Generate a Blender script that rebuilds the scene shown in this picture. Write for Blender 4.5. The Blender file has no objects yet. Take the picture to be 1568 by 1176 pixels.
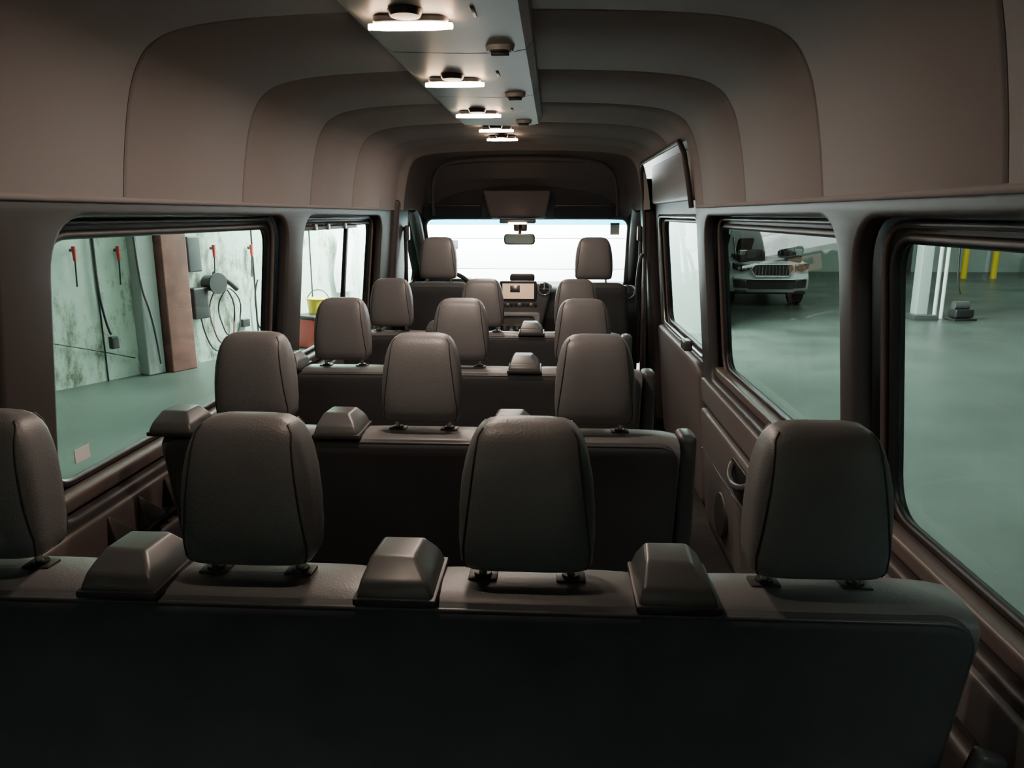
import bpy, bmesh, math, random
from mathutils import Vector, Matrix
random.seed(4)
S=bpy.context.scene
COL=S.collection

# ------------------------------------------------------------ materials
def new_mat(name):
    m=bpy.data.materials.new(name); m.use_nodes=True
    nt=m.node_tree; b=nt.nodes['Principled BSDF']; return m,nt,b
def mat(name,col,rough=.5,metal=0,bump=0,bscale=200,var=0,vscale=3,kind='noise',spec=.5,dist=.002,stretch=None):
    m,nt,b=new_mat(name)
    b.inputs['Base Color'].default_value=(*col,1); b.inputs['Roughness'].default_value=rough
    b.inputs['Metallic'].default_value=metal; b.inputs['Specular IOR Level'].default_value=spec
    tc=nt.nodes.new('ShaderNodeTexCoord'); mp=nt.nodes.new('ShaderNodeMapping')
    nt.links.new(tc.outputs['Object'],mp.inputs['Vector'])
    if stretch: mp.inputs['Scale'].default_value=stretch
    if var>0:
        n=nt.nodes.new('ShaderNodeTexNoise'); n.inputs['Scale'].default_value=vscale; n.inputs['Detail'].default_value=5
        nt.links.new(mp.outputs[0],n.inputs['Vector'])
        r=nt.nodes.new('ShaderNodeValToRGB')
        r.color_ramp.elements[0].position=.3; r.color_ramp.elements[1].position=.7
        r.color_ramp.elements[0].color=(*[c*(1-var) for c in col],1); r.color_ramp.elements[1].color=(*[min(1,c*(1+var)) for c in col],1)
        nt.links.new(n.outputs['Fac'],r.inputs['Fac']); nt.links.new(r.outputs['Color'],b.inputs['Base Color'])
    if bump>0:
        if kind=='voronoi':
            n=nt.nodes.new('ShaderNodeTexVoronoi'); n.feature='SMOOTH_F1'; out=n.outputs['Distance']
        else:
            n=nt.nodes.new('ShaderNodeTexNoise'); n.inputs['Detail'].default_value=3; out=n.outputs['Fac']
        n.inputs['Scale'].default_value=bscale
        nt.links.new(tc.outputs['Object'],n.inputs['Vector'])
        bp=nt.nodes.new('ShaderNodeBump'); bp.inputs['Strength'].default_value=bump; bp.inputs['Distance'].default_value=dist
        nt.links.new(out,bp.inputs['Height']); nt.links.new(bp.outputs[0],b.inputs['Normal'])
    return m
def emis(name,col,st):
    m,nt,b=new_mat(name); b.inputs['Base Color'].default_value=(*col,1)
    b.inputs['Emission Color'].default_value=(*col,1); b.inputs['Emission Strength'].default_value=st; return m
def glass(name,tint,refl=.30):
    m=bpy.data.materials.new(name); m.use_nodes=True; nt=m.node_tree; nt.nodes.clear()
    o=nt.nodes.new('ShaderNodeOutputMaterial'); t=nt.nodes.new('ShaderNodeBsdfTransparent'); g=nt.nodes.new('ShaderNodeBsdfGlossy')
    t.inputs['Color'].default_value=(*tint,1); g.inputs['Roughness'].default_value=.02
    g.inputs['Color'].default_value=(1,1,1,1)
    lw=nt.nodes.new('ShaderNodeLayerWeight'); lw.inputs['Blend'].default_value=.5
    pw=nt.nodes.new('ShaderNodeMath'); pw.operation='POWER'; pw.inputs[1].default_value=5
    ml=nt.nodes.new('ShaderNodeMath'); ml.operation='MULTIPLY_ADD'; ml.inputs[1].default_value=refl; ml.inputs[2].default_value=.03
    nt.links.new(lw.outputs['Facing'],pw.inputs[0]); nt.links.new(pw.outputs[0],ml.inputs[0])
    mx=nt.nodes.new('ShaderNodeMixShader'); nt.links.new(ml.outputs[0],mx.inputs[0]); nt.links.new(t.outputs[0],mx.inputs[1]); nt.links.new(g.outputs[0],mx.inputs[2])
    nt.links.new(mx.outputs[0],o.inputs['Surface']); return m

M={}
M['leather']=mat('seat_leather',(.135,.134,.137),.42,bump=.4,bscale=340,kind='voronoi',dist=.0008)
M['leather_seam']=mat('seat_piping',(.030,.028,.028),.5)
M['fabric']=mat('seat_back_cloth',(.052,.055,.058),.85,bump=.6,bscale=700,dist=.0010,var=.15,vscale=5)
M['plastic']=mat('grey_plastic',(.070,.073,.074),.34,bump=.1,bscale=700,dist=.0004)
M['dark']=mat('dark_plastic',(.022,.021,.021),.45)
M['headliner']=mat('headliner_cloth',(.240,.214,.216),.8,bump=.2,bscale=800,dist=.0005)
M['groove']=mat('headliner_groove',(.06,.052,.052),.9)
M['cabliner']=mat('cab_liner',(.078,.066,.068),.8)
M['trim']=mat('pillar_trim',(.052,.046,.045),.5,bump=.15,bscale=600,dist=.0004)
M['trimg']=mat('grey_trim',(.17,.155,.152),.45,bump=.15,bscale=600,dist=.0004)
M['trimt']=mat('tan_trim',(.13,.105,.097),.42)
M['skin']=mat('body_inner_skin',(.025,.023,.022),.5)
M['rail']=mat('ceiling_console_plastic',(.30,.30,.305),.45)
M['rubber']=mat('rubber_seal',(.012,.012,.012),.45)
M['metal']=mat('brushed_metal',(.55,.53,.5),.3,metal=1)
M['chrome']=mat('chrome',(.8,.8,.8),.12,metal=1)
M['carpet']=mat('van_floor_vinyl',(.05,.045,.043),.7,var=.2,vscale=20)
M['lamp']=emis('lamp_glow',(1,.72,.46),50)
M['screen']=emis('dash_screen',(.62,.42,.27),1.1)
M['green']=glass('tinted_window_glass',(.58,.68,.63))
M['wind']=glass('windshield_glass',(.94,.98,.98),.15)
M['tint']=glass('windshield_tint_band',(.04,.34,.48),.1)
M['gfloor']=mat('garage_concrete_floor',(.068,.090,.076),.36,var=.40,vscale=.8,bump=.1,bscale=3,dist=.01)
M['gceil']=mat('garage_ceiling_paint',(.4,.43,.41),.9)
M['gwhite']=mat('garage_white_door',(.8,.84,.82),.7)
M['gback']=mat('garage_back_wall_paint',(.40,.48,.44),.7,var=.15,vscale=.6)
M['red']=mat('red_paint',(.40,.04,.03),.4)
M['brick']=mat('column_red_paint',(.15,.055,.042),.7,var=.3,vscale=4)
M['yellow']=mat('yellow_paint',(.7,.52,.03),.45)
M['blue']=mat('blue_paint',(.03,.1,.45),.45)
M['carbody']=mat('car_paint_silver',(.80,.82,.84),.25,metal=.05)
M['cardark']=mat('engine_bay_dark',(.02,.021,.022),.5,var=.5,vscale=9)
M['tyre']=mat('tyre_rubber',(.015,.015,.015),.8)
M['sheet']=mat('plastic_sheet_white',(.75,.78,.78),.35)
M['label']=mat('paper_label',(.8,.82,.8),.6)

def stained(name):
    m,nt,b=new_mat(name); b.inputs['Roughness'].default_value=.65
    tc=nt.nodes.new('ShaderNodeTexCoord')
    def ns(sc,scale,det,rough):
        mp=nt.nodes.new('ShaderNodeMapping'); mp.inputs['Scale'].default_value=sc; nt.links.new(tc.outputs['Object'],mp.inputs['Vector'])
        n=nt.nodes.new('ShaderNodeTexNoise'); n.inputs['Scale'].default_value=scale; n.inputs['Detail'].default_value=det; n.inputs['Roughness'].default_value=rough
        nt.links.new(mp.outputs[0],n.inputs['Vector']); return n.outputs['Fac']
    a=ns((3,3,1.2),1.8,12,.78); c=ns((1,1,.8),.9,4,.5)
    mx=nt.nodes.new('ShaderNodeMath'); mx.operation='MULTIPLY_ADD'; mx.inputs[1].default_value=.7
    ml=nt.nodes.new('ShaderNodeMath'); ml.operation='MULTIPLY'; ml.inputs[1].default_value=.3
    nt.links.new(c,ml.inputs[0]); nt.links.new(a,mx.inputs[0]); nt.links.new(ml.outputs[0],mx.inputs[2])
    r=nt.nodes.new('ShaderNodeValToRGB'); e=r.color_ramp.elements
    e[0].position=.38; e[0].color=(.10,.11,.08,1); e[1].position=.49; e[1].color=(.52,.63,.54,1)
    x=e.new(.44); x.color=(.36,.43,.34,1)
    nt.links.new(mx.outputs[0],r.inputs['Fac']); nt.links.new(r.outputs['Color'],b.inputs['Base Color']); return m
M['gwall']=stained('garage_wall_paint')

# ------------------------------------------------------------ helpers
def empty(name,loc=(0,0,0)):
    o=bpy.data.objects.new(name,None); o.empty_display_size=.1; o.location=loc; COL.objects.link(o); return o
def link(name,me,m=None,parent=None,smooth=True,loc=None):
    o=bpy.data.objects.new(name,me)
    if m is not None and not me.materials: me.materials.append(m)
    if smooth:
        for p in me.polygons: p.use_smooth=True
    COL.objects.link(o)
    if parent: o.parent=parent
    if loc: o.location=loc
    return o
def from_py(name,vs,fs,m,parent=None,smooth=False,bevel=0,seg=3,loc=None):
    me=bpy.data.meshes.new(name); me.from_pydata([tuple(v) for v in vs],[],fs); me.update()
    bm=bmesh.new(); bm.from_mesh(me); bmesh.ops.recalc_face_normals(bm,faces=bm.faces)
    if bevel>0:
        bmesh.ops.bevel(bm,geom=bm.edges[:],offset=bevel,segments=seg,profile=.6,affect='EDGES')
    bm.to_mesh(me); bm.free()
    o=link(name,me,m,parent,smooth or bevel>0,loc)
    if bevel>0: autosm(me)
    return o
def autosm(me,ang=50):
    bm=bmesh.new(); bm.from_mesh(me)
    for e in bm.edges:
        if len(e.link_faces)==2 and e.calc_face_angle(0)>math.radians(ang): e.smooth=False
    bm.to_mesh(me); bm.free()
def box(name,c,s,m,parent=None,bevel=.005,seg=3,rot=None,taper=1,shear=(0,0)):
    hx,hy,hz=s[0]/2,s[1]/2,s[2]/2
    vs=[]
    for z in (-1,1):
        k=taper if z>0 else 1
        for x,y in ((-1,-1),(1,-1),(1,1),(-1,1)):
            v=Vector((x*hx*k+(shear[0] if z>0 else 0),y*hy*k+(shear[1] if z>0 else 0),z*hz))
            if rot: v=rot@v
            vs.append(v+Vector(c))
    fs=[(0,3,2,1),(4,5,6,7),(0,1,5,4),(1,2,6,5),(2,3,7,6),(3,0,4,7)]
    return from_py(name,vs,fs,m,parent,False,bevel,seg)
def RX(a): return Matrix.Rotation(math.radians(a),3,'X')
def RZ(a): return Matrix.Rotation(math.radians(a),3,'Z')
def RY(a): return Matrix.Rotation(math.radians(a),3,'Y')
def cyl(name,a,b,r,m,parent=None,n=24,r2=None,cap=True):
    a=Vector(a);b=Vector(b);r2=r if r2 is None else r2
    d=(b-a).normalized(); up=Vector((0,0,1)) if abs(d.z)<.9 else Vector((1,0,0))
    u=d.cross(up).normalized(); w=d.cross(u)
    vs=[];fs=[]
    for k,(p,rr) in enumerate(((a,r),(b,r2))):
        for i in range(n):
            t=2*math.pi*i/n; vs.append(p+u*math.cos(t)*rr+w*math.sin(t)*rr)
    for i in range(n):
        j=(i+1)%n; fs.append((i,j,n+j,n+i))
    if cap: fs.append(tuple(range(n))[::-1]); fs.append(tuple(range(n,2*n)))
    o=from_py(name,vs,fs,m,parent,True); autosm(o.data); return o
def tube(name,pts,r,m,parent=None,cyclic=False,smooth=False,res=3):
    cu=bpy.data.curves.new(name,'CURVE'); cu.dimensions='3D'; cu.bevel_depth=r; cu.bevel_resolution=res; cu.use_fill_caps=True
    if smooth:
        s=cu.splines.new('NURBS'); s.points.add(len(pts)-1); s.order_u=4; s.use_endpoint_u=True
        cu.resolution_u=8
    else:
        s=cu.splines.new('POLY'); s.points.add(len(pts)-1)
    for p,q in zip(s.points,pts): p.co=(*q,1)
    s.use_cyclic_u=cyclic
    o=bpy.data.objects.new(name,cu); COL.objects.link(o)
    dg=bpy.context.evaluated_depsgraph_get()
    me=bpy.data.meshes.new_from_object(o.evaluated_get(dg)); bpy.data.objects.remove(o); bpy.data.curves.remove(cu)
    me.materials.clear()
    return link(name,me,m,parent)
def round_poly(pts,r,n=8):
    out=[]; N=len(pts)
    for i in range(N):
        P=Vector(pts[i]);A=Vector(pts[i-1]);B=Vector(pts[(i+1)%N]); rr=r[i] if isinstance(r,(list,tuple)) else r
        u=(A-P).normalized(); v=(B-P).normalized()
        if rr<=0: out.append(tuple(P)); continue
        ang=u.angle(v); t=min(rr/math.tan(ang/2),(A-P).length*.49,(B-P).length*.49)
        p0=P+u*t; p1=P+v*t
        for k in range(n+1):
            s=k/n; q=p0*(1-s)**2+P*2*s*(1-s)+p1*s*s
            out.append((q.x,q.y))
    return out
def rrect(x0,y0,x1,y1,r,n=8): return round_poly([(x0,y0),(x1,y0),(x1,y1),(x0,y1)],r,n)
def sheet(name,outer,holes,thick,bev,fn,m,parent=None):
    cu=bpy.data.curves.new(name,'CURVE'); cu.dimensions='2D'; cu.fill_mode='BOTH'; cu.extrude=max(thick/2-bev,0); cu.bevel_depth=bev; cu.offset=-bev; cu.bevel_resolution=2
    for poly in [outer]+holes:
        s=cu.splines.new('POLY'); s.points.add(len(poly)-1)
        for p,q in zip(s.points,poly): p.co=(q[0],q[1],0,1)
        s.use_cyclic_u=True
    o=bpy.data.objects.new(name,cu); COL.objects.link(o)
    dg=bpy.context.evaluated_depsgraph_get()
    me=bpy.data.meshes.new_from_object(o.evaluated_get(dg)); bpy.data.objects.remove(o); bpy.data.curves.remove(cu)
    for v in me.vertices: v.co=fn(v.co.x,v.co.y,v.co.z)
    bm=bmesh.new(); bm.from_mesh(me); bmesh.ops.remove_doubles(bm,verts=bm.verts,dist=1e-5); bmesh.ops.recalc_face_normals(bm,faces=bm.faces); bm.to_mesh(me); bm.free()
    me.materials.clear(); o=link(name,me,m,parent); autosm(me,35); return o
def grid(name,rows,m,parent=None,smooth=True,skip=None,cyc=False):
    n=len(rows[0]); vs=[v for r in rows for v in r]; fs=[]
    for i in range(len(rows)-1):
        for j in range(n if cyc else n-1):
            k=(j+1)%n
            q=(i*n+j,i*n+k,(i+1)*n+k,(i+1)*n+j)
            if skip and skip(sum((Vector(vs[a]) for a in q),Vector())/4): continue
            fs.append(q)
    me=bpy.data.meshes.new(name); me.from_pydata([tuple(v) for v in vs],[],fs); me.update()
    return link(name,me,m,parent,smooth)

# ------------------------------------------------------------ van shell
def xw(z): return .86+(1.5-z)*.1 if z<1.5 else .86-(z-1.5)*.06
def side(sgn,off):
    return lambda u,v,w: (sgn*(xw(v)+off+w),u,v)
def ring3(poly,sgn,off): return [(sgn*(xw(v)+off),u,v) for u,v in poly]

LW=[(.12,.86,1.33,1.455),(1.61,.86,2.95,1.455),(3.25,.86,4.62,1.455),(5.42,.95,6.28,1.46)]
RW=[(.30,.86,1.60,1.455),(1.80,.86,3.22,1.455),(3.60,.84,4.86,1.47),(5.42,.95,6.28,1.46)]
MG=.055
wn=0
for sgn,nm,WW in ((-1,'wall_left',LW),(1,'wall_right',RW)):
    wall=empty(nm)
    holes=[rrect(*w,.085) for w in WW]
    sheet('body_skin',[(-.5,-.05),(6.6,-.05),(6.6,2.02),(-.5,2.02)],holes,.02,.004,side(sgn,.055),M['skin'],wall)
    for i,w in enumerate(WW):
        win=empty('window_%d'%(wn+1)); wn+=1
        poly=rrect(w[0]-.01,w[1]-.01,w[2]+.01,w[3]+.01,.085)
        from_py('pane',ring3(poly,sgn,.056),[tuple(range(len(poly)))],M['green'],win)
        tube('seal',ring3(rrect(*w,.085),sgn,.043),.011,M['rubber'],win,cyclic=True)
        tube('reveal_bead',ring3(rrect(w[0]-.032,w[1]-.03,w[2]+.032,w[3]+.028,.10),sgn,.035),.008,M['trimt'],win,cyclic=True)
        if sgn<0 and i==2:
            box('vent_divider',(-(xw(1.15)+.045),4.10,1.155),(.02,.035,.60),M['rubber'],win,.004,rot=RY(5.7))
            box('vent_catch',(-(xw(1.42)+.02),3.75,1.44),(.02,.9,.018),M['dark'],win,.004)
            for yy in (3.45,3.65,3.95): box('vent_clip',(-(xw(1.42)+.012),yy,1.445),(.02,.03,.03),M['metal'],win,.004)
    if sgn<0: segs=[(-.45,5.32)]
    else: segs=[(-.45,3.46)]
    for a,b in segs:
        hs=[rrect(w[0]-MG,.80,w[2]+MG,1.495,[.06,.06,.13,.13]) for w in WW if w[0]>a and w[2]<b]
        sheet('pillar_trim',[(a,.62),(b,.62),(b,1.545),(a,1.545)],hs,.045,.014,side(sgn,.0),M['trim'],wall)
        sheet('lower_trim',rrect(a,.02,b,.60,.05),[],.05,.02,side(sgn,-.005),M['trim'],wall)
        for w in WW:
            if w[0]>a and w[2]<b:
                sheet('window_ledge',rrect(w[0]-.07,.805,w[2]+.07,.85,.02),[],.05,.012,side(sgn,.022),M['trimt'],wall)
        sheet('belt_line_trim',rrect(a+.03,.66,b-.03,.775,.03),[],.02,.008,side(sgn,-.028),M['trimt'] if sgn<0 else M['trimg'],wall)
    sheet('cab_door_trim',rrect(5.36,.05,6.5,.92,.08),[],.05,.02,side(sgn,.01),M['trim'],wall)

WL=bpy.data.objects['wall_left']; WR=bpy.data.objects['wall_right']
for y in (1.70,1.84,1.98,2.12):
    a=xw(.73)-.034
    from_py('sawtooth_rib',[(-a,y,.675),(-a,y+.10,.675),(-a,y,.765),(-a+.03,y,.68),(-a+.03,y+.10,.68),(-a+.012,y,.765)],[(0,1,2),(3,5,4),(0,3,4,1),(1,4,5,2),(2,5,3,0)],M['trim'],WL,bevel=.002,seg=1)
sheet('load_panel',rrect(1.75,.10,3.42,.64,.06),[],.03,.012,side(1,-.035),M['trimg'],WR)
sheet('handle_recess',rrect(2.42,.47,2.74,.615,.03),[],.012,.004,side(1,-.055),M['dark'],WR)
tube('pull_handle',[(.885,2.46,.60),(.845,2.49,.555),(.845,2.66,.555),(.885,2.70,.60)],.013,M['plastic'],WR,smooth=True)
c=(xw(.25)-.055,3.0,.27); cyl('speaker_grille',c,(c[0]-.012,c[1],c[2]),.10,M['trim'],WR,40,r2=.092)
tube('panel_seam',[(xw(.64-.0)-.052,1.80,.44),(xw(.44)-.052,2.4,.44),(xw(.44)-.052,3.40,.44)],.003,M['dark'],WR)

for sgn,W_ in ((-1,WL),(1,WR)):
    o=sheet('b_pillar',rrect(4.98 if sgn<0 else 5.10,.1,5.34,1.60,.03),[],.09,.03,side(sgn,-.015),M['trim'],W_)
    tube('b_pillar_belt',[(sgn*.80,5.14,.5),(sgn*.795,5.16,1.30),(sgn*.80,5.18,1.42)],.013,M['dark'],W_)
    box('belt_guide',(sgn*.785,5.17,1.38),(.03,.06,.10),M['plastic'],W_,.012)
    tube('door_seal',[(sgn*.86,5.38,.2),(sgn*.85,5.385,1.3),(sgn*.83,5.42,1.5)],.014,M['trimg'],W_)

sd=empty('door_1')
sheet('door_upper_panel',rrect(3.58,1.565,4.96,1.80,.04),[],.03,.012,side(1,-.005),M['trimg'],sd)
sheet('door_lower_panel',rrect(3.60,.06,5.0,.80,.08),[],.05,.02,side(1,.0),M['trimg'],sd)
sheet('door_frame',rrect(3.48,.03,5.08,1.86,.08),[rrect(3.54,.81,4.92,1.50,.09)],.03,.01,side(1,.02),M['trim'],sd)
tube('door_frame_bead',ring3(rrect(3.56,.825,4.90,1.490,.09),1,.012),.008,M['metal'],sd,cyclic=True)
tube('grab_rail',[(.80,5.06,.80),(.76,5.06,.85),(.76,5.06,1.20),(.80,5.06,1.25)],.012,M['dark'],sd,smooth=True)
box('door_latch',(.845,3.55,.90),(.04,.10,.05),M['plastic'],sd,.012)
tube('opening_trim',[(.812,3.42,1.53),(.79,3.415,1.65),(.768,3.42,1.76),(.752,3.46,1.812),(.752,4.9,1.812),(.765,5.02,1.77),(.80,5.06,1.5),(.83,5.07,.9),(.85,5.07,.1)],.012,M['trim'],sd,res=4)

# ---- headliner
P=[(.828,1.535),(.812,1.65),(.79,1.76),(.765,1.83),(.725,1.882),(.65,1.915),(.5,1.935),(.25,1.945),(0,1.948)]
def cr(p,n=6):
    out=[]
    for i in range(len(p)-1):
        p0=Vector(p[max(i-1,0)]);p1=Vector(p[i]);p2=Vector(p[i+1]);p3=Vector(p[min(i+2,len(p)-1)])
        for k in range(n):
            t=k/n
            out.append(.5*((2*p1)+(p2-p0)*t+(2*p0-5*p1+4*p2-p3)*t*t+(3*p1-p0-3*p2+p3)*t**3))
    out.append(Vector(p[-1])); return out
half=cr(P,7)
prof=[(-q.x,q.y) for q in half]+[(q.x,q.y) for q in half[::-1][1:]]
def inset(pr,d):
    out=[]
    for i,(x,z) in enumerate(pr):
        a=Vector(pr[max(i-1,0)]);b=Vector(pr[min(i+1,len(pr)-1)]); t=(b-a).normalized(); n=Vector((t.y,-t.x))
        out.append((x+n.x*d,z+n.y*d))
    return out
seams=[.40,1.10,1.82,2.53,3.24,3.92,4.55]
ys=[-.48]; 
for s in seams: ys+= [s-.010,s-.004,s,s+.004,s+.010]
ys+=[4.99]; ys=sorted(ys+[ -.1,.75,1.45,2.15,2.9,3.41,3.6,4.2,4.8])
rows=[]
for y in ys:
    near=min(abs(y-s) for s in seams); d=-.008 if near<1e-6 else (-.003 if near<.006 else 0)
    rows.append([(x,y,z) for x,z in inset(prof,d)])
def cut(c): return c.x>.5 and 3.41<c.y<5.03 and c.z<1.81
ceil=empty('ceiling')
o=grid('headliner',rows,M['headliner'],ceil,skip=cut)
for s in seams:
    pr=inset(prof,-.006)
    if s>3.3: pr=[p for p in pr if not(p[0]>.5 and p[1]<1.81)]
    tube('headliner_seam',[(x,s,z) for x,z in pr],.0026,M['groove'],ceil,res=1)
rr=[[(x*1.13,y,z+.07) for x,z in inset(prof,-.03)] for y in (-.5,2,4,6.0)]
grid('roof_skin',rr,M['skin'],ceil)
tube('headliner_lip',[(-.832,-.45,1.535),(-.832,4.97,1.535)],.008,M['headliner'],ceil)
tube('headliner_lip',[(.832,-.45,1.535),(.832,3.40,1.535)],.008,M['headliner'],ceil)

rowsB=[]
for y,d in ((4.99,0),(5.02,.015),(5.04,.035),(5.07,.04),(5.10,.035)):
    rowsB.append([(x,y,z) for x,z in inset(prof,d)])
grid('cab_arch_lip',rowsB,M['headliner'],ceil)
rowsC=[]
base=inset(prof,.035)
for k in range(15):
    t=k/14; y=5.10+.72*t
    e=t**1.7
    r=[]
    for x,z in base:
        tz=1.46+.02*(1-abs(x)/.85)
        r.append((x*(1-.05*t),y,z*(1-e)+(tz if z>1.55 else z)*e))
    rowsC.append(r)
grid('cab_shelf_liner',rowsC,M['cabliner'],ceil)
ar=[(-.67,5.62,1.50),(-.66,5.45,1.66),(-.62,5.33,1.79),(-.52,5.26,1.85),(-.3,5.24,1.865),(0,5.24,1.87),(.3,5.24,1.865),(.52,5.26,1.85),(.62,5.33,1.79),(.66,5.45,1.66),(.67,5.62,1.50)]
tube('shelf_arch_bead',ar,.012,M['cabliner'],ceil,smooth=True)

oc=empty('overhead_console')
vs=[(-.30,5.50,1.67),(.19,5.50,1.67),(.15,5.52,1.48),(-.25,5.52,1.48),(-.30,5.72,1.67),(.19,5.72,1.67),(.15,5.74,1.47),(-.25,5.74,1.47)]
from_py('housing',vs,[(0,1,2,3),(4,7,6,5),(0,4,5,1),(3,2,6,7),(1,5,6,2),(0,3,7,4)],M['cabliner'],oc,bevel=.018)
box('map_lamp_base',(-.05,5.56,1.455),(.26,.10,.03),M['plastic'],oc,.01)
box('map_lamp_lens',(-.05,5.53,1.44),(.13,.05,.012),M['lamp'],oc,.004)
for i,(a,b) in enumerate(((-.76,-.31),(.20,.66))):
    v=empty('sun_visor')
    sheet('visor_pad',rrect(a,0,b,.15,.04),[],.025,.01,lambda u,w,t:(u,5.66-w*.55+t*.5,1.475+w*.65+t*.6),M['dark'],v)
    tube('visor_rod',[(a+.03,5.67,1.49),(b,5.67,1.49)],.006,M['dark'],v)
rm=empty('rear_view_mirror')
sheet('mirror_shell',rrect(-.155,1.285,.075,1.365,.03),[],.03,.012,lambda u,v,w:(u,5.62+w,v),M['dark'],rm)
from_py('mirror_glass',[(u,5.603,v) for u,v in rrect(-.145,1.293,.065,1.357,.025)],[tuple(range(36))],M['chrome'],rm)
tube('mirror_stem',[(-.04,5.64,1.34),(-.04,5.70,1.39),(-.04,5.80,1.45)],.012,M['dark'],rm)
box('camera_pod',(-.04,5.78,1.42),(.10,.06,.08),M['dark'],rm,.015)

ws=empty('window_%d'%(wn+1))
def wsf(u,v,w): return (u,5.83+(1.47-v)*1.0+w,v)
ho=round_poly([(-.80,.90),(.80,.90),(.765,1.465),(-.765,1.465)],.07)
sheet('windshield_frame',[(-.98,.0),(.98,.0),(.95,1.75),(-.95,1.75)],[ho],.06,.02,wsf,M['trim'],ws)
from_py('windshield_pane',[wsf(u,v,.03) for u,v in round_poly([(-.82,.88),(.82,.88),(.785,1.48),(-.785,1.48)],.07)],[tuple(range(36))],M['wind'],ws)
from_py('tint_band',[wsf(u,v,.025) for u,v in [(-.79,1.425),(.79,1.425),(.79,1.48),(-.79,1.48)]],[(0,1,2,3)],M['tint'],ws)
box('inspection_sticker',(.68,5.93,1.395),(.07,.004,.09),M['label'],ws,0)
box('cowl_cover',(0,6.75,.45),(1.9,.7,.9),M['skin'],ws,.1)
for s in (-1,1):
    tube('a_pillar_cover',[(s*.80,5.46,1.56),(s*.83,5.75,1.48),(s*.855,6.2,1.10),(s*.87,6.4,.92)],.045,M['trim'],ws,smooth=True)

fl=empty('floor')
box('floor_pan',(0,3.05,-.03),(2.2,7.1,.06),M['carpet'],fl,.0)
rw=empty('tailgate_frame')
sheet('rear_opening_frame',[(-.99,0),(.99,0),(.90,1.5),(.8,1.98),(-.8,1.98),(-.90,1.5)],[round_poly([(-.84,.08),(.84,.08),(.80,1.5),(.70,1.88),(-.70,1.88),(-.80,1.5)],.1)],.06,.015,lambda u,v,w:(u,-.48+w,v),M['trim'],rw)

# ------------------------------------------------------------ ceiling light console
rail=empty('ceiling_light_console')
cs=[(-.235,1.945),(-.225,1.915),(-.20,1.902),(-.02,1.897),(.09,1.897),(.135,1.905),(.152,1.925),(.155,1.945)]
stops=[.55,1.30,2.02,2.75,3.60]
for a,b in zip(stops[:-1],stops[1:]):
    g=[[(x,y,z) for x,z in cs] for y in (a+.004,b-.004)]
    o=grid('console_segment',g,M['rail'],rail); autosm(o.data,30)
from_py('console_end',[(x,3.596,z) for x,z in cs],[tuple(range(len(cs)))],M['rail'],rail)
g=[[(x*.98,y,z+.002) for x,z in cs] for y in (.55,3.59)]; grid('console_gap_liner',g,M['dark'],rail)
for y in (1.95,2.68,3.42):
    cyl('air_vent_ring',(.075,y,1.900),(.075,y,1.886),.036,M['rail'],rail,32,r2=.032)
    cyl('air_vent_cup',(.075,y,1.887),(.075,y,1.884),.027,M['dark'],rail,32)
    for k in (-.01,.0,.01): box('air_vent_vane',(.075,y+k,1.881),(.044,.003,.005),M['dark'],rail,.001,1)
for y in (1.62,2.30,3.05): box('slot',(.045,y,1.896),(.008,.075,.004),M['dark'],rail,.001,1)

lamps=[(.95,1.2),(1.665,5.6),(2.38,5.6),(3.11,5.6),(4.05,5.6),(4.52,5.6)]
for (y,en) in lamps:
    L=empty('ceiling_lamp')
    zb=1.893 if y<3.6 else 1.935
    cap=round_poly([(-.180,y-.001),(-.140,y-.014),(-.042,y-.014),(-.002,y-.001),(-.002,y+.001),(-.042,y+.012),(-.140,y+.012),(-.180,y+.001)],.02,3)
    sheet('lens',cap,[],.012,.003,lambda u,v,w:(u,v,zb-.013+w),M['lamp'],L)
    sheet('lamp_bezel',rrect(-.17,y-.022,-.012,y+.04,.028),[],.014,.005,lambda u,v,w:(u,v,zb+w),M['rail'],L)
    cyl('reading_spot',(-.09,y-.060,zb+.004),(-.09,y-.060,zb-.008),.036,M['dark'],L,32,r2=.030)
    ld=bpy.data.lights.new('lamp_light','AREA'); ld.shape='RECTANGLE'; ld.size=.14; ld.size_y=.018; ld.energy=en; ld.color=(1,.80,.67)
    lo=bpy.data.objects.new('lamp_light',ld); lo.location=(-.091,y,zb-.021); COL.objects.link(lo); lo.parent=L

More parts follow.
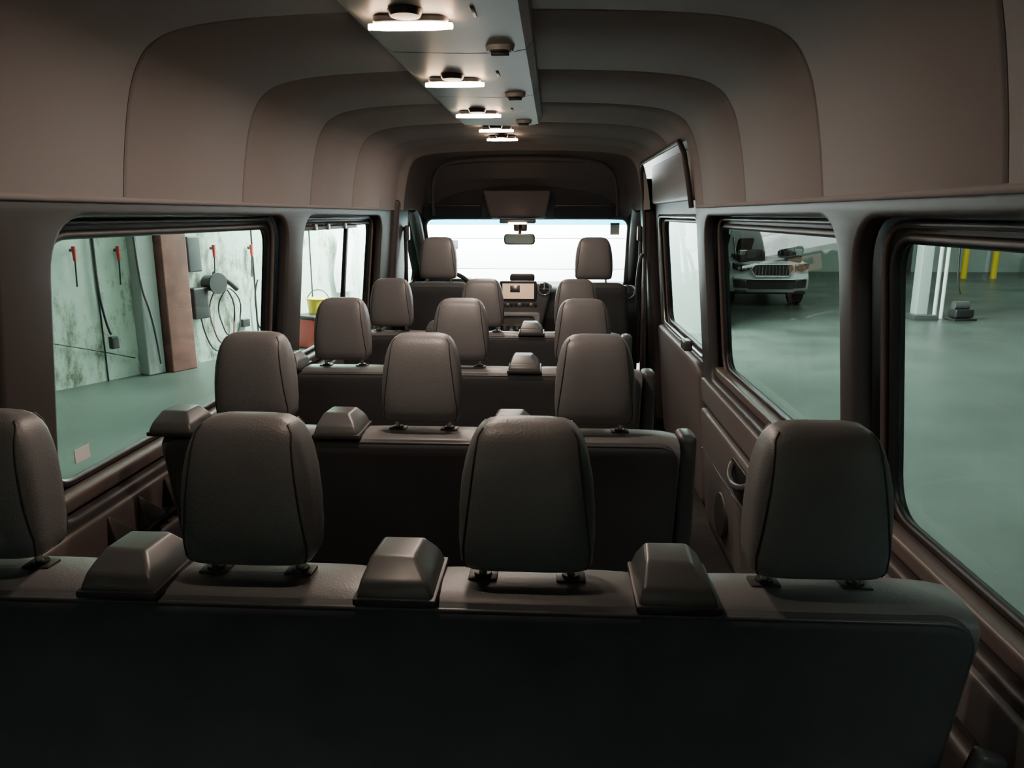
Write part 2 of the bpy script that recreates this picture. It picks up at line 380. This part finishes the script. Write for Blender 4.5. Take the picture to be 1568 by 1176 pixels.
# ------------------------------------------------------------ seats
ST=[(0,.084,.032),(.004,.094,.043),(.014,.100,.050),(.05,.1025,.053),(.10,.1015,.052),(.14,.098,.050),(.17,.092,.047),(.19,.086,.043),(.204,.079,.038),(.214,.071,.031),(.221,.060,.022),(.225,.042,.012)]
def stat(z):
    for i in range(len(ST)-1):
        if ST[i][0]<=z<=ST[i+1][0]:
            t=(z-ST[i][0])/(ST[i+1][0]-ST[i][0]); return [ST[i][k]*(1-t)+ST[i+1][k]*t for k in (1,2)]
    return ST[-1][1:]
def yoff(z): return .018*(z/.22)**2
NE=4.5
def headrest_mesh():
    vs=[];fs=[];n=64
    zs=[s[0] for s in ST]; zz=[]
    for i in range(len(zs)-1): zz+= [zs[i],(zs[i]+zs[i+1])/2]
    zz.append(zs[-1])
    for z in zz:
        a,b=stat(z)
        for k in range(n):
            t=2*math.pi*k/n+.02; c,s=math.cos(t),math.sin(t)
            vs.append((a*math.copysign(abs(c)**(2/NE),c),b*math.copysign(abs(s)**(2/NE),s)+yoff(z),z))
    for i in range(len(zz)-1):
        for k in range(n):
            j=(k+1)%n; fs.append((i*n+k,i*n+j,(i+1)*n+j,(i+1)*n+k))
    fs.append(tuple(range(n))[::-1]); fs.append(tuple(range((len(zz)-1)*n,len(zz)*n)))
    me=bpy.data.meshes.new('headrest_cushion'); me.from_pydata(vs,[],fs); me.update()
    for p in me.polygons: p.use_smooth=True
    me.materials.append(M['leather']); return me
HM=headrest_mesh()
def seam_mesh(sg):
    def X(z):
        a,b=stat(z)
        return min(a*.93,.0715+ max(0,(.214-z))*.13)
    pts=[]
    zs=[.006+.0052*i for i in range(41)]
    for z in zs:
        a,b=stat(z); x=min(X(z),a*.995); y=-b*(max(0,1-(x/a)**NE))**(1/NE); pts.append((sg*x,y+yoff(z)-.0004,z+(.0006 if z>.2 else 0)))
    fr=[(x,2*yoff(z)-y,z) for x,y,z in pts[::-1]]
    o=tube('tmp',pts+fr,.0016,M['leather_seam'],None,res=2); me=o.data; bpy.data.objects.remove(o); return me
SM=[seam_mesh(-1),seam_mesh(1)]
def headrest(par,x,y,z,sc=1):
    o=link('headrest',HM,None,par,False,(x,y,z)); o.scale=(sc,sc,sc)
    for k in (0,1):
        q=link('headrest_piping',SM[k],None,par,False,(x,y,z)); q.scale=(sc,sc,sc)
    for s in (-1,1):
        cyl('headrest_post',(x+s*.068*sc,y,z-.06),(x+s*.068*sc,y,z+.01),.006,M['metal'],par,16)
def housing(par,x,y,z):
    w=.053
    lv=[(0,[(-w-.004,0),(w+.004,0),(w+.004,.135),(-w-.004,.135)]),(.012,[(-w-.003,-.002),(w+.003,-.002),(w+.002,.135),(-w-.002,.135)]),
        (.030,[(-w+.002,.008),(w-.006,.008),(w-.006,.13),(-w+.004,.13)]),(.053,[(-w+.010,.050),(w-.030,.045),(w-.026,.115),(-w+.016,.115)])]
    vs=[];fs=[]
    for h,r in lv:
        for a,b in r: vs.append((a,b,h))
    fs.append((0,3,2,1)); fs.append((12,13,14,15))
    for i in range(3):
        for k in range(4):
            j=(k+1)%4; fs.append((i*4+k,i*4+j,i*4+4+j,i*4+4+k))
    o=from_py('belt_retractor_cover',[(x+a,y+b,z+c) for a,b,c in vs],fs,M['plastic'],par)
    md=o.modifiers.new('round','BEVEL'); md.width=.011; md.segments=5; md.limit_method='ANGLE'; md.angle_limit=math.radians(15)
    for p in o.data.polygons: p.use_smooth=True
    box('retractor_base',(x,y+.067,z+.002),(.122,.146,.012),M['dark'],par,.004,2)
    box('belt_webbing',(x,y+.137,z-.10),(.046,.004,.26),M['dark'],par,.001,1,rot=RX(6))
    
def bench(yb,x0,x1,seats,houses,zt=.945,name='passenger_bench_seat'):
    B=empty(name)
    tilt=.20
    def sh(u,v,w): return (u,yb+.035+w+(zt-v)*tilt,v)
    sheet('back_shell',round_poly([(x0,.40),(x1,.40),(x1,zt-.005),(x0,zt-.005)],[.05,.05,.06,.06]),[],.07,.02,sh,M['fabric'],B)
    oc=round_poly([(x0+.006,.55),(x0+.006,zt-.010),(x1-.006,zt-.010),(x1-.006,.55)],[0,.06,.06,0])
    tube('edge_piping',[sh(u,v,-.028) for u,v in oc],.0032,M['plastic'],B,res=2)
    n=len(seats)
    bd=[x0]+[(seats[i]+seats[i+1])/2 for i in range(n-1)]+[x1]
    for i in range(n):
        a,b=bd[i]+.002,bd[i+1]-.002
        cols=14; rowsP=[]
        pr=[(.10,.46),(.045,.50),(.03,.70),(.006,zt-.035),(.012,zt-.012),(.03,zt+.001),(.07,zt+.007),(.12,zt+.004),(.148,zt-.010),(.165,zt-.045),(.172,.80),(.19,.60),(.20,.48)]
        for yy,z in pr:
            r=[]
            for k in range(cols+1):
                t=k/cols; s=(2*t-1); edge=abs(s)**6
                dz=-.010*edge if z>zt-.06 else 0
                dy=-.010*edge if yy>.14 else 0
                r.append((a+(b-a)*t,yb+yy+dy+(zt-z)*tilt,z+dz))
            rowsP.append(r)
        grid('seat_pad',rowsP,M['leather'],B)
        box('seat_cushion',((a+b)/2,yb+.43,.41),(b-a,.46,.13),M['leather'],B,.035,4)
        x=seats[i]
        headrest(B,x,yb+.085,zt+.033)
        for s in (-1,1):
            cyl('post_collar',(x+s*.068,yb+.088,zt+.002),(x+s*.068,yb+.088,zt+.014),.016,M['dark'],B,20,r2=.013)
            box('collar_base',(x+s*.068,yb+.088,zt+.006),(.045,.034,.008),M['dark'],B,.003,2)
        if i>0: tube('pad_seam',[(bd[i],yb+.01,zt-.02),(bd[i],yb+.05,zt-.004),(bd[i],yb+.13,zt-.006),(bd[i],yb+.16,zt-.03)],.0035,M['leather_seam'],B,res=1)
    for h in houses: housing(B,h,yb+.0,zt+.004)
    box('seat_frame_rail',((x0+x1)/2,yb+.40,.31),(x1-x0-.1,.40,.05),M['dark'],B,.01)
    for xx in (x0+.18,(x0+x1)/2,x1-.18):
        box('seat_leg',(xx,yb+.40,.155),(.05,.34,.31),M['dark'],B,.012,taper=.8)
    return B
b1=bench(.985,-.875,.825,[-.675,-.25,.175,.605],[-.43,-.015,.395])
R2=[-.565,-.125,.32]
b2=bench(1.80,-.80,.535,R2,[-.765,-.335,.11])
b3=bench(2.63,-.80,.535,R2,[-.765,-.335,.11])
b4=bench(3.49,-.80,.535,R2,[-.765,-.335,.11])
for B,yb in ((b2,1.80),(b3,2.63),(b4,3.49)):
    box('folded_armrest',(.572,yb+.17,.76),(.05,.09,.34),M['plastic'],B,.02,4)
    box('armrest_pivot',(.555,yb+.2,.60),(.03,.05,.05),M['dark'],B,.008)

for x in (-.535,.47):
    F=empty('cab_seat')
    def fs_(u,v,w): return (x+u*(1-.12*(v-.5)),4.86+w+(1.1-v)*.22,v)
    sheet('backrest',round_poly([(-.25,.45),(.25,.45),(.235,1.075),(-.235,1.075)],[.05,.05,.09,.09]),[],.15,.05,fs_,M['fabric'],F)
    sheet('backrest_face',round_poly([(-.22,.5),(.22,.5),(.20,1.06),(-.20,1.06)],[.05,.05,.08,.08]),[],.06,.025,lambda u,v,w:(x+u,4.95+w+(1.1-v)*.22,v),M['leather'],F)
    box('cushion',(x,5.22,.48),(.50,.50,.16),M['leather'],F,.05,4)
    box('seat_box',(x,5.22,.2),(.42,.44,.40),M['dark'],F,.02)
    headrest(F,x,4.90,1.095,1.18)
    
# ------------------------------------------------------------ dashboard
D=empty('dashboard')
pr=[(5.55,.45),(5.47,.72),(5.46,.86),(5.50,.94),(5.60,.975),(5.9,.955),(6.35,.93),(6.45,.85)]
rowsD=[]
for k in range(33):
    x=-.88+1.76*k/32; bul=.06*math.exp(-((x+.03)/.22)**2)+.03*math.exp(-((x+.53)/.2)**2)
    rowsD.append([(x,y-(bul if y<5.7 else 0),z+(bul*.5 if z>.9 and y<5.95 else 0)) for y,z in pr])
grid('dash_body',rowsD,M['dark'],D)
sheet('centre_stack',round_poly([(-.19,.62),(.11,.62),(.21,1.02),(-.20,1.02)],.03),[],.06,.02,lambda u,v,w:(u,5.42+w+(1.0-v)*-.12,v),M['plastic'],D)
sheet('screen_bezel',rrect(-.170,.892,.095,1.040,.015),[],.02,.006,lambda u,v,w:(u,5.385+w,v),M['dark'],D)
box('screen_glass',(-.037,5.372,.968),(.225,.004,.108),M['screen'],D,.001,1)
box('screen_tile',(-.06,5.369,.985),(.07,.003,.05),M['metal'],D,.001,1)
def ringvent(x,y,z,r):
    tube('round_air_vent',[(x+r*math.cos(t*math.pi/12),y,z+r*math.sin(t*math.pi/12)) for t in range(24)],.008,M['chrome'],D,cyclic=True)
    cyl('vent_core',(x,y,z),(x,y+.02,z),r-.006,M['dark'],D)
    box('vent_blade',(x,y-.004,z),(r*1.8,.006,.006),M['chrome'],D,.002,1); box('vent_blade',(x,y-.004,z),(.006,.006,r*1.8),M['chrome'],D,.002,1)
ringvent(.148,5.375,.985,.042); ringvent(.75,5.44,.96,.045); ringvent(-.80,5.44,.96,.045); ringvent(-.23,5.39,.985,.035)
for k in range(9): box('switch',(-.14+k*.028,5.37,.872),(.022,.02,.022),M['metal'] if k%3==1 else M['dark'],D,.004,2)
sheet('lower_tray',rrect(-.19,.66,.12,.82,.03),[rrect(-.15,.70,.08,.79,.03)],.05,.01,lambda u,v,w:(u,5.37+w,v),M['rail'],D)
box('tray_liner',(-.035,5.44,.74),(.3,.02,.16),M['dark'],D,.004)
for k in range(3): cyl('cup_holder',(-.13+k*.09,5.33,.70),(-.13+k*.09,5.33,.73),.034,M['metal'],D,28)
box('centre_console_base',(-.035,5.40,.34),(.30,.20,.62),M['dark'],D,.03)
sheet('instrument_hood',round_poly([(-.74,.93),(-.34,.93),(-.38,1.05),(-.70,1.05)],.04),[],.16,.03,lambda u,v,w:(u,5.50+w,v),M['dark'],D)
sheet('phone_holder',rrect(-.11,1.015,.075,1.075,.025),[],.03,.012,lambda u,v,w:(u,5.60+w,v),M['dark'],D)
box('phone_holder_foot',(-.02,5.61,1.0),(.08,.06,.05),M['dark'],D,.01)
sw=empty('steering_wheel')
cx,cy,cz=-.53,5.24,.93; tl=math.radians(28)
def wp(r,t): 
    return (cx+r*math.cos(t),cy+r*math.sin(t)*math.sin(tl),cz+r*math.sin(t)*math.cos(tl))
tube('rim',[wp(.19,2*math.pi*k/48) for k in range(48)],.015,M['dark'],sw,cyclic=True,res=4)
for t in (0,math.pi,-math.pi/2): tube('spoke',[wp(.05,t),wp(.185,t)],.014,M['plastic'],sw)
cyl('hub',(cx,cy-.03,cz),(cx,cy+.04,cz+.02),.07,M['dark'],sw,32); cyl('column',(cx,cy+.03,cz),(cx,cy+.22,cz-.08),.045,M['dark'],sw)

# ------------------------------------------------------------ near right details (belt latch on the bench end)
tube('latch_bar',[(.79,.97,.70),(.815,.955,.715),(.835,.965,.69),(.825,.975,.655),(.795,.97,.655),(.785,.97,.68)],.009,M['metal'],b1,smooth=True)
box('latch_plate',(.85,.995,.68),(.045,.03,.10),M['plastic'],b1,.01,rot=RY(15))
cyl('latch_bolt',(.83,.955,.65),(.83,1.0,.65),.014,M['metal'],b1)
lb=empty('window_label')
box('label_paper',(-(xw(.93)+.048),1.74,.915),(.002,.06,.035),M['label'],lb,0)

# ------------------------------------------------------------ garage
G=-.65
box('garage_floor',(4,14,G-.1),(60,60,.2),M['gfloor'],None,0)
box('garage_ceiling',(4,14,4.75),(60,60,.2),M['gceil'],None,0)
wl=empty('garage_wall_left')
def Wp(t,z,off=0): return (-6+.447*t+off*.894,8.8+.894*t-off*.447,z)
from_py('wall_panel',[Wp(-14,G),Wp(8,G),Wp(8,4.7),Wp(-14,4.7)],[(0,1,2,3)],M['gwall'],wl)
for t in (-.2,.72,3.3,4.55,5.9): tube('wall_joint',[Wp(t,G,.01),Wp(t,4.6,.01)],.010,M['cardark'],wl)
ang=math.degrees(math.atan2(.894,.447))
col=empty('garage_column')
p=Wp(1.68,2.0,.16); box('red_column',p,(.40,.30,5.3),M['brick'],col,.02,rot=RZ(ang))
p=Wp(1.32,2.0,.10); box('grey_column_edge',p,(.26,.2,5.3),M['gceil'],col,.02,rot=RZ(ang))
def hook(t,z):
    h=empty('red_hook')  # red-handled hook on the garage wall, wire hanging below
    cyl('handle',Wp(t,z+.0,.10),Wp(t,z-.18,.10),.028,M['red'],h,16,r2=.020); cyl('hook_arm',Wp(t,z-.05,.03),Wp(t,z-.05,.12),.022,M['dark'],h,12)
    tube('wire',[Wp(t,z-.18,.10),Wp(t+.01,z-.5,.06)],.010,M['dark'],h)
for t,z in ((.42,1.12),(1.0,1.10),(2.5,1.07),(3.2,1.05)): hook(t,z)
def hose(nm,pts,r,m): 
    h=empty(nm); tube('hose_line',[Wp(*q) for q in pts],r,m,h,smooth=True)
hose('air_hose',[(.70,2.6,.05),(.72,1.2,.05),(.66,.5,.05),(.78,-.02,.06),(.80,-.03,.06)],.016,M['dark'])
hose('steel_conduit',[(1.12,2.6,.24),(1.14,1.0,.24),(1.18,.35,.24),(1.30,.25,.24),(1.34,-.5,.26)],.016,M['plastic'])
hose('power_cable',[(.05,-.05,.05),(.6,-.22,.05),(1.1,-.40,.06)],.008,M['dark'])
box('electrical_outlet',Wp(.80,-.14,.10),(.10,.08,.16),M['dark'],None,.01,rot=RZ(ang))
reel=empty('hose_reel')
box('upper_box',Wp(2.12,.95,.1),(.22,.12,.5),M['plastic'],reel,.02,rot=RZ(ang)); box('lower_box',Wp(2.12,.25,.12),(.26,.2,.45),M['dark'],reel,.03,rot=RZ(ang))
cyl('reel_drum',Wp(2.38,.52,.05),Wp(2.38,.52,.26),.12,M['dark'],reel,32); cyl('reel_side',Wp(2.38,.52,.26),Wp(2.38,.52,.29),.155,M['dark'],reel,32)
tube('reel_arm',[Wp(2.38,.66,.2),Wp(2.6,.58,.2),Wp(2.78,.40,.2)],.04,M['dark'],reel,smooth=True)
for (t0,z0,w,h) in ((2.50,0,.30,.52),(2.58,.03,.22,.44),(2.72,.05,.20,.36)):
    tube('hose_loop',[Wp(t0+w*math.cos(a*math.pi/12),z0+h*math.sin(a*math.pi/12),.08+.02*math.sin(a)) for a in range(24)],.011,M['brick'] if w==.22 else M['dark'],reel,cyclic=True)
hose('black_hose',[(3.3,.50,.08),(3.2,.3,.08),(3.25,.0,.08),(3.2,-.2,.08),(3.4,-.4,.08),(3.6,-.1,.08),(3.7,.6,.06),(3.75,2,.05)],.014,M['dark'])
box('power_socket',Wp(3.0,-.15,.06),(.14,.08,.12),M['dark'],None,.01,rot=RZ(ang))
bx=empty('red_tool_cart')
q=Vector(Wp(4.2,0,.5)); box('cart_body',(q.x,q.y,-.40),(.75,.45,.5),M['red'],bx,.04,rot=RZ(ang)); box('cart_tray',(q.x,q.y,-.13),(.8,.5,.05),M['dark'],bx,.015,rot=RZ(ang))
yb_=empty('yellow_bucket')
cyl('pail',(q.x-.02,q.y,-.10),(q.x-.02,q.y,.14),.16,M['yellow'],yb_,32,r2=.19,cap=True); tube('pail_rim',[(q.x-.02+.192*math.cos(a*math.pi/12),q.y+.192*math.sin(a*math.pi/12),.14) for a in range(24)],.012,M['yellow'],yb_,cyclic=True)
tube('pail_handle',[(q.x-.21,q.y,.13),(q.x-.15,q.y,.26),(q.x-.02,q.y,.31),(q.x+.12,q.y,.26),(q.x+.17,q.y,.13)],.008,M['dark'],yb_,smooth=True)
rs=[]
for i in range(12):
    z=1.25-i*.10
    rs.append([Wp(5.0+j*.03+.03*math.sin(i*.7),z,.15+.04*math.sin(j*1.3+i*.5)) for j in range(16) if True])
grid('hanging_plastic_sheet',rs,M['sheet'])

fd=empty('garage_door')
box('door_surround',(-.9,14.15,2.0),(5.8,.3,5.4),M['gwhite'],fd,.02)
box('door_side_wall',(2.55,14.15,2.0),(1.1,.3,5.4),M['gback'],fd,.02)
for k in range(6): box('door_slat',(-.4,13.98,-.3+k*.55),(4.6,.04,.54),M['gwhite'],fd,.004)
box('door_window',(-1.75,13.95,.98),(.42,.03,.14),M['plastic'],fd,.01)
box('door_notice',(1.75,13.95,.75),(.25,.03,.35),M['plastic'],fd,.01)
box('garage_wall_back',(12,30.2,2),(30,.3,5.4),M['gback'],None,.0)
box('garage_wall_right',(24,14,2),(.3,44,5.4),M['gwall'],None,.0)
box('garage_wall_rear',(4,-12,2),(40,.3,5.4),M['gwall'],None,.0)
for k in range(7): box('trim_%d'%(k+1),(9.0+k*2.6,30.0,1.9),(.12,.08,5.1),M['gwhite'],None,.01)
dd=empty('door_2'); box('door_leaf',(13.4,29.98,.45),(1.1,.08,2.2),M['plastic'],dd,.02); box('door_frame_top',(13.4,29.96,1.6),(1.3,.1,.1),M['dark'],dd,.01); cyl('door_knob',(13.0,29.93,.4),(13.0,29.85,.4),.04,M['metal'],dd)
gc=empty('garage_pipe_column')
box('steel_column',(8.0,16.4,1.95),(.24,.28,5.2),M['gback'],gc,.02)
for k,x in enumerate((8.28,8.42)): cyl('riser_pipe',(x,16.3,G),(x,16.3,4.6),.04,M['sheet'],gc,16)
tube('drip_hose',[(8.5,16.2,2.5),(8.55,16.1,1.0),(8.45,16.0,.2),(8.6,16.0,-.1)],.02,M['dark'],gc,smooth=True)
box('column_foot',(8.0,16.3,-.6),(.5,.5,.1),M['plastic'],gc,.01)
ct=empty('drain_pump')
box('pump_body',(8.72,16.1,-.50),(.42,.26,.18),M['dark'],ct,.04,rot=RZ(10)); cyl('pump_motor',(8.55,16.1,-.34),(8.85,16.12,-.34),.09,M['plastic'],ct)
box('pump_feet',(8.72,16.1,-.625),(.5,.34,.05),M['dark'],ct,.01,rot=RZ(10))
for x,s in ((14.4,1),(15.4,1)):
    bp=empty('yellow_bollard'); cyl('post',(x,27,G),(x,27,1.1),.10,M['yellow'],bp,24); cyl('post_cap',(x,27,1.1),(x,27,1.2),.10,M['yellow'],bp,24,r2=.04)
bl=empty('blue_lift_cabinet'); box('cabinet',(17.6,27,.95),(1.2,.6,1.0),M['blue'],bl,.05); box('cabinet_panel',(17.6,26.69,1.0),(.9,.03,.6),M['sheet'],bl,.02); box('cabinet_stand',(17.6,27,-.1),(.4,.3,1.1),M['plastic'],bl,.02)

# SUV with open hood
car=empty('parked_suv')
CX,CY=5.36,18.1
def cb(n,c,s,m,**k): return box(n,(CX+c[0],CY+c[1],G+c[2]),s,m,car,**k)
def arch(yc,r,n=10): return [(yc-r*math.cos(math.pi*i/n),.32+r*math.sin(math.pi*i/n)) for i in range(n+1)]
# front fascia is low; fenders carry the height, engine bay between them is open
out=[(.03,.30)]+[(.03,.55),(.08,.82),(.20,.90),(1.25,.98),(4.55,1.04),(4.68,.6),(4.6,.32)]+arch(3.75,.36)[::-1]+arch(.90,.36)[::-1]
def nose(x,y): return y+.22*(abs(x)/.9)**3*max(0,1-y/1.2)
sl=[]
for k in range(17):
    w=-.93+1.86*k/16; kk=abs(w)/.93
    sl.append([(CX+w*(1-.10*max(0,v-.6)),CY+nose(w,u),G+v-(.05*kk**4 if v>.8 else 0)) for u,v in out])
grid('body_skin_front',sl,M['carbody'],car,cyc=True); 
for k in (0,16): from_py('body_flank',sl[k],[tuple(range(len(out)))],M['carbody'],car)
sheet('cabin',round_poly([(1.30,.96),(2.05,1.38),(4.1,1.42),(4.6,.96)],.12),[],1.5,.12,lambda u,v,w:(CX+w*(1-.25*max(0,v-1)),CY+u,G+v),M['cardark'],car)
sheet('roof',round_poly([(1.95,1.37),(2.1,1.43),(4.1,1.45),(4.2,1.36)],.04),[],1.22,.03,lambda u,v,w:(CX+w,CY+u,G+v),M['carbody'],car)
cb('engine_bay',(0,.68,.94),(1.46,.90,.14),M['cardark'],bevel=.03)
for k in range(26): cb('engine_part',(random.uniform(-.6,.6),random.uniform(.22,.9),1.03),(random.uniform(.08,.28),.16,random.uniform(.06,.20)),random.choice([M['cardark'],M['plastic'],M['dark'],M['metal']]),bevel=.02)
hfn=lambda off:(lambda u,v,w:(CX+u,CY+1.26-v*.50+off+w*.8,G+.98+v*.66+w*.5-(.08*abs(u)**2)))
sheet('open_hood',round_poly([(-.84,0),(.84,0),(.82,.85),(.5,1.0),(-.5,1.0),(-.82,.85)],.06),[],.05,.02,hfn(0),M['carbody'],car)
for (a,b,c,d) in ((-.62,.08,-.05,.56),(.05,.08,.62,.56)):
    sheet('hood_liner',rrect(a,b,c,d,.08),[],.02,.008,hfn(-.05),M['cardark'],car)
for s in (-1,1): tube('hood_strut',[(CX+s*.70,CY+.70,G+.95),(CX+s*.74,CY+.92,G+1.36)],.02,M['metal'],car)
def face(pts,hol,th,bv,off,m,nm): return sheet(nm,pts,hol,th,bv,lambda u,v,w:(CX+u,CY+nose(u,0)+off+w,G+v),m,car)
face(round_poly([(-.40,.60),(.40,.60),(.52,.74),(.46,.86),(-.46,.86),(-.52,.74)],.04),[round_poly([(-.37,.63),(.37,.63),(.475,.74),(.43,.83),(-.43,.83),(-.475,.74)],.03)],.06,.012,-.01,M['chrome'],'grille_frame')
face(round_poly([(-.39,.61),(.39,.61),(.50,.74),(.45,.85),(-.45,.85),(-.50,.74)],.04),[],.03,.01,.0,M['dark'],'grille_mesh')
for k in range(11): cb('grille_bar',(-.40+k*.08,-.01,.73),(.010,.02,.17),M['chrome'],bevel=.003)
for s in (-1,1):
    pts=[(.52,.74),(.70,.70),(.88,.75),(.90,.87),(.52,.85)]
    if s<0: pts=[(-a,b) for a,b in pts][::-1]
    face(round_poly(pts,.03),[],.06,.015,.0,M['cardark'],'headlight_housing')
    pts=[(.53,.82),(.86,.84),(.88,.865),(.53,.845)]
    if s<0: pts=[(-a,b) for a,b in pts][::-1]
    face(pts,[],.07,.004,-.01,M['chrome'],'light_strip')
    for xx in (.62,.76): 
        y=nose(xx,0); cyl('projector',(CX+s*xx,CY+y-.045,G+.77),(CX+s*xx,CY+y,G+.77),.038,M['chrome'],car,20)
    pts=[(.50,.38),(.84,.38),(.86,.54),(.62,.52)]
    if s<0: pts=[(-a,b) for a,b in pts][::-1]
    face(round_poly(pts,.02),[],.06,.01,-.0,M['dark'],'fog_pocket')
    cb('door_mirror',(s*1.03,1.55,1.02),(.20,.12,.13),M['carbody'],bevel=.04)
face(round_poly([(-.88,.545),(.88,.545),(.86,.60),(.45,.57),(-.45,.57),(-.86,.60)],.02),[],.10,.02,-.03,M['carbody'],'bumper_bar')
face(round_poly([(-.52,.36),(.52,.36),(.58,.54),(-.58,.54)],.03),[],.06,.01,.0,M['dark'],'lower_intake')
face(round_poly([(-.86,.26),(.86,.26),(.80,.33),(-.80,.33)],.02),[],.10,.02,-.02,M['dark'],'skid_plate')
for o in list(car.children):
    for v in o.data.vertices: v.co.z=G+(v.co.z-G)*1.20
for s in (-1,1):
    for yy in (.90,3.75):
        x=CX+s*.82
        cyl('tyre',(x-.11,CY+yy,G+.38),(x+.11,CY+yy,G+.38),.38,M['tyre'],car,36); cyl('wheel_rim',(x-.115,CY+yy,G+.38),(x+.115,CY+yy,G+.38),.26,M['metal'],car,24)

# ------------------------------------------------------------ lights outside
def area(nm,loc,rot,sx,sy,e,c):
    f_=empty(nm); ld=bpy.data.lights.new(nm+'_light','AREA'); ld.shape='RECTANGLE'; ld.size=sx; ld.size_y=sy; ld.energy=e; ld.color=c
    o=bpy.data.objects.new(nm+'_tube',ld); o.location=loc; o.rotation_euler=[math.radians(a) for a in rot]; COL.objects.link(o); o.parent=f_
    return o
gcol=(.86,1.0,.90)
area('added_door_fill',(-3.2,7.5,4.4),(0,18,0),5,1,190,gcol)
area('added_door_fill',(-3.0,10.8,4.4),(0,12,0),4,1,110,gcol)
area('added_door_fill',(6.5,6,4.5),(0,0,0),5,1.5,75,gcol)
area('added_door_fill',(8,13.5,4.5),(0,0,0),5,1.5,150,gcol)
area('added_door_fill',(13,23,4.5),(0,0,0),12,4,520,gcol)
area('added_door_fill',(1.6,-3.0,4.0),(30,0,8),4,1,135,(.92,1.0,.97))
area('added_door_fill',(-.8,11.6,4.3),(68,0,0),5,1,8500,(.95,1,1))  # added strong lamp, aimed at the door wall to push it to white
w=bpy.data.worlds.new('World'); S.world=w; w.use_nodes=True
w.node_tree.nodes['Background'].inputs[0].default_value=(.5,.6,.55,1); w.node_tree.nodes['Background'].inputs[1].default_value=.08

# ------------------------------------------------------------ camera
f=1150.;p=math.atan(259/f);th=math.atan(64/math.hypot(f,259))
cd=bpy.data.cameras.new('camera'); cam=bpy.data.objects.new('camera',cd); COL.objects.link(cam)
cd.sensor_width=36; cd.lens=36*f/1568; cd.clip_start=.02; cd.clip_end=200
cam.location=(.21,0,1.5); cam.rotation_euler=(math.pi/2-p,0,th)
S.camera=cam
